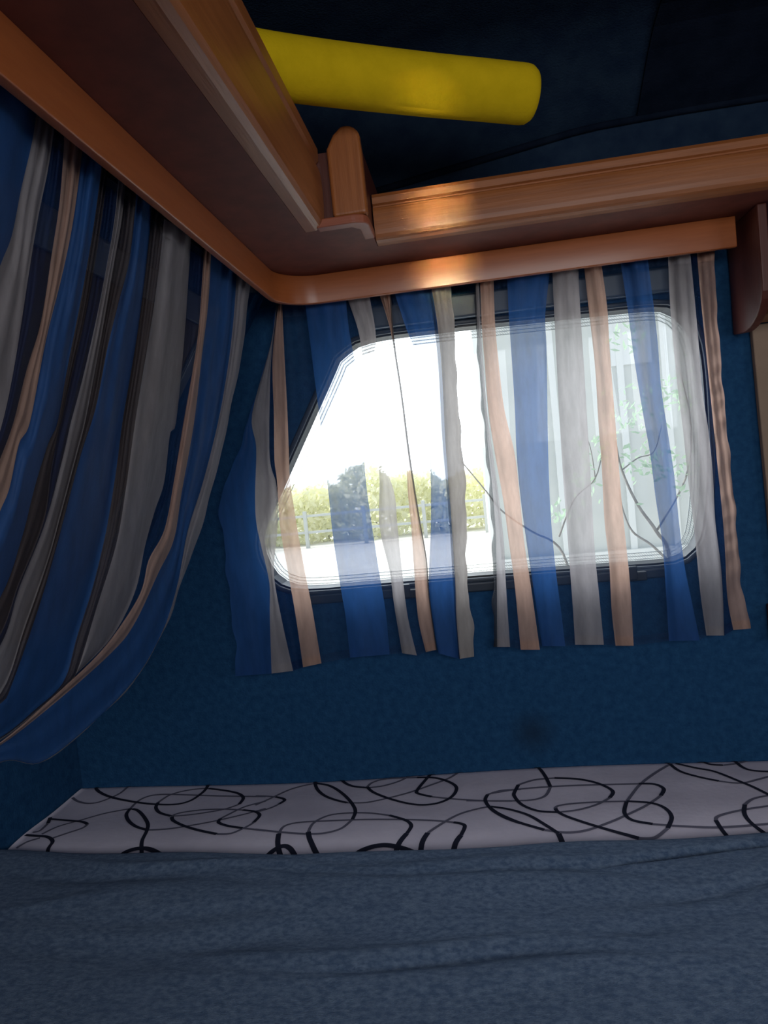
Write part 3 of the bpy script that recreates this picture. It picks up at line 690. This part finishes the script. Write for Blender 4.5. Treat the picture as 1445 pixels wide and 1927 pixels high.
def leafmat(name, c, tl=.5):
    m, n, out = newmat(name); d = n.nodes.new('ShaderNodeBsdfDiffuse'); d.inputs[0].default_value = (*c, 1)
    t = n.nodes.new('ShaderNodeBsdfTranslucent'); t.inputs[0].default_value = (*[min(1, v*1.4) for v in c], 1)
    x = n.nodes.new('ShaderNodeMixShader'); x.inputs[0].default_value = tl
    n.links.new(d.outputs[0], x.inputs[1]); n.links.new(t.outputs[0], x.inputs[2]); n.links.new(x.outputs[0], out.inputs[0]); return m
M['bark'] = pbr('bark', (.20, .19, .18), (.28, .27, .25), .9, 20)
M['leafy'] = leafmat('sunlit_leaf', (.80, .79, .60)); M['leafg'] = leafmat('soft_green_leaf', (.34, .44, .34))
hg = empty('hedge', (-3.5, 17, GZ)); tag(hg, 'bushy yellow-green hedge in bright light beyond the open ground', 'hedge')
rr = random.Random(4); b = MB()
for _ in range(15000):
    x = rr.uniform(-11.5, 2.0); topz = GZ+1.60+.20*math.sin(x*1.7)+.13*math.sin(x*4.1+1)+.07*math.sin(x*9)
    z = GZ+(topz-GZ)*rr.random()**.8; p = Vector((x, rr.uniform(16.3, 17.6)+.25*math.sin(x*3), z))
    a = Vector((rr.gauss(0, 1), rr.gauss(0, 1), rr.gauss(0, 1))).normalized(); q = a.orthogonal().normalized(); sz = .12*rr.uniform(.5, 1.3)
    b.add([p-a*sz, p+q*sz*.5, p+a*sz, p-q*sz*.5], [(0, 1, 2, 3)])
b.build('foliage', M['leafy'], hg)
b = MB()
for k in range(22):
    x = -11.2+.6*k; b.tube([(x, 17, GZ), (x+rr.uniform(-.2, .2), 17, GZ+.6), (x+rr.uniform(-.4, .4), 17, GZ+1.2)], [.04, .025, .01], 6)
b.build('stem', M['bark'], hg)
fe = empty('fence', (-3, 15.5, GZ)); tag(fe, 'low grey post and rail fence in front of the far shrubs', 'fence')
b = MB()
for z in (GZ+.35, GZ+.75): b.box(-9, 2, 15.48, 15.52, z, z+.06)
b.build('rail', M['dgrey'], fe)
for k in range(8):
    b = MB(); x = -8.6+k*1.45; b.box(x, x+.08, 15.44, 15.54, GZ, GZ+.9); b.build('post', M['dgrey'], fe)
# bare young tree in front of the pale building
tr = empty('young_tree', (1.0, 3.2, GZ)); tag(tr, 'thin bare-branched young tree with pale leaves before the grey building', 'tree')
b = MB()
def br(pxs, y, r1, r2):
    pts = [at(px, py, y) for px, py in pxs]; pts = catmull(pts, 5); N = len(pts); b.tube(pts, [r1+(r2-r1)*i/(N-1) for i in range(N)], 6)
br([(1275, 1300), (1262, 1060), (1235, 1000), (1200, 950), (1170, 885), (1158, 830)], 3.2, .014, .005)
br([(1262, 1060), (1225, 1025), (1190, 1000), (1172, 960), (1165, 920)], 3.2, .009, .004)
br([(1170, 885), (1200, 862), (1230, 850), (1245, 800)], 3.2, .005, .003)
br([(1275, 1300), (1100, 1120), (1052, 1030), (1000, 1000), (945, 962), (915, 925), (868, 868)], 3.3, .010, .004)
br([(1052, 1010), (1080, 940), (1120, 900), (1135, 840)], 3.3, .006, .003)
br([(1120, 900), (1110, 840), (1090, 790)], 3.3, .004, .002)
br([(1235, 1000), (1290, 900), (1300, 800), (1280, 700)], 3.2, .007, .003)
b.build('branch', M['bark'], tr, smooth=True)
b = MB(); rr = random.Random(3)
for (px, py, sp1, cnt) in ((1195, 780, 45, 60), (1205, 870, 35, 40), (1120, 850, 40, 40), (1270, 740, 40, 50), (1265, 880, 40, 50), (1175, 640, 30, 30), (1105, 900, 30, 25), (1060, 960, 30, 20)):
    for _ in range(cnt):
        p = Vector(at(px+rr.gauss(0, sp1*.6), py+rr.gauss(0, sp1*.6), 3.2+rr.uniform(-.2, .2)).tolist()); a = Vector((rr.gauss(0, 1), rr.gauss(0, 1), rr.gauss(0, 1))).normalized(); q = a.orthogonal().normalized(); s = .030*rr.uniform(.6, 1.2)
        b.add([p-a*s, p+q*s*.45, p+a*s, p-q*s*.45], [(0, 1, 2, 3)])
b.build('foliage', M['leafg'], tr)
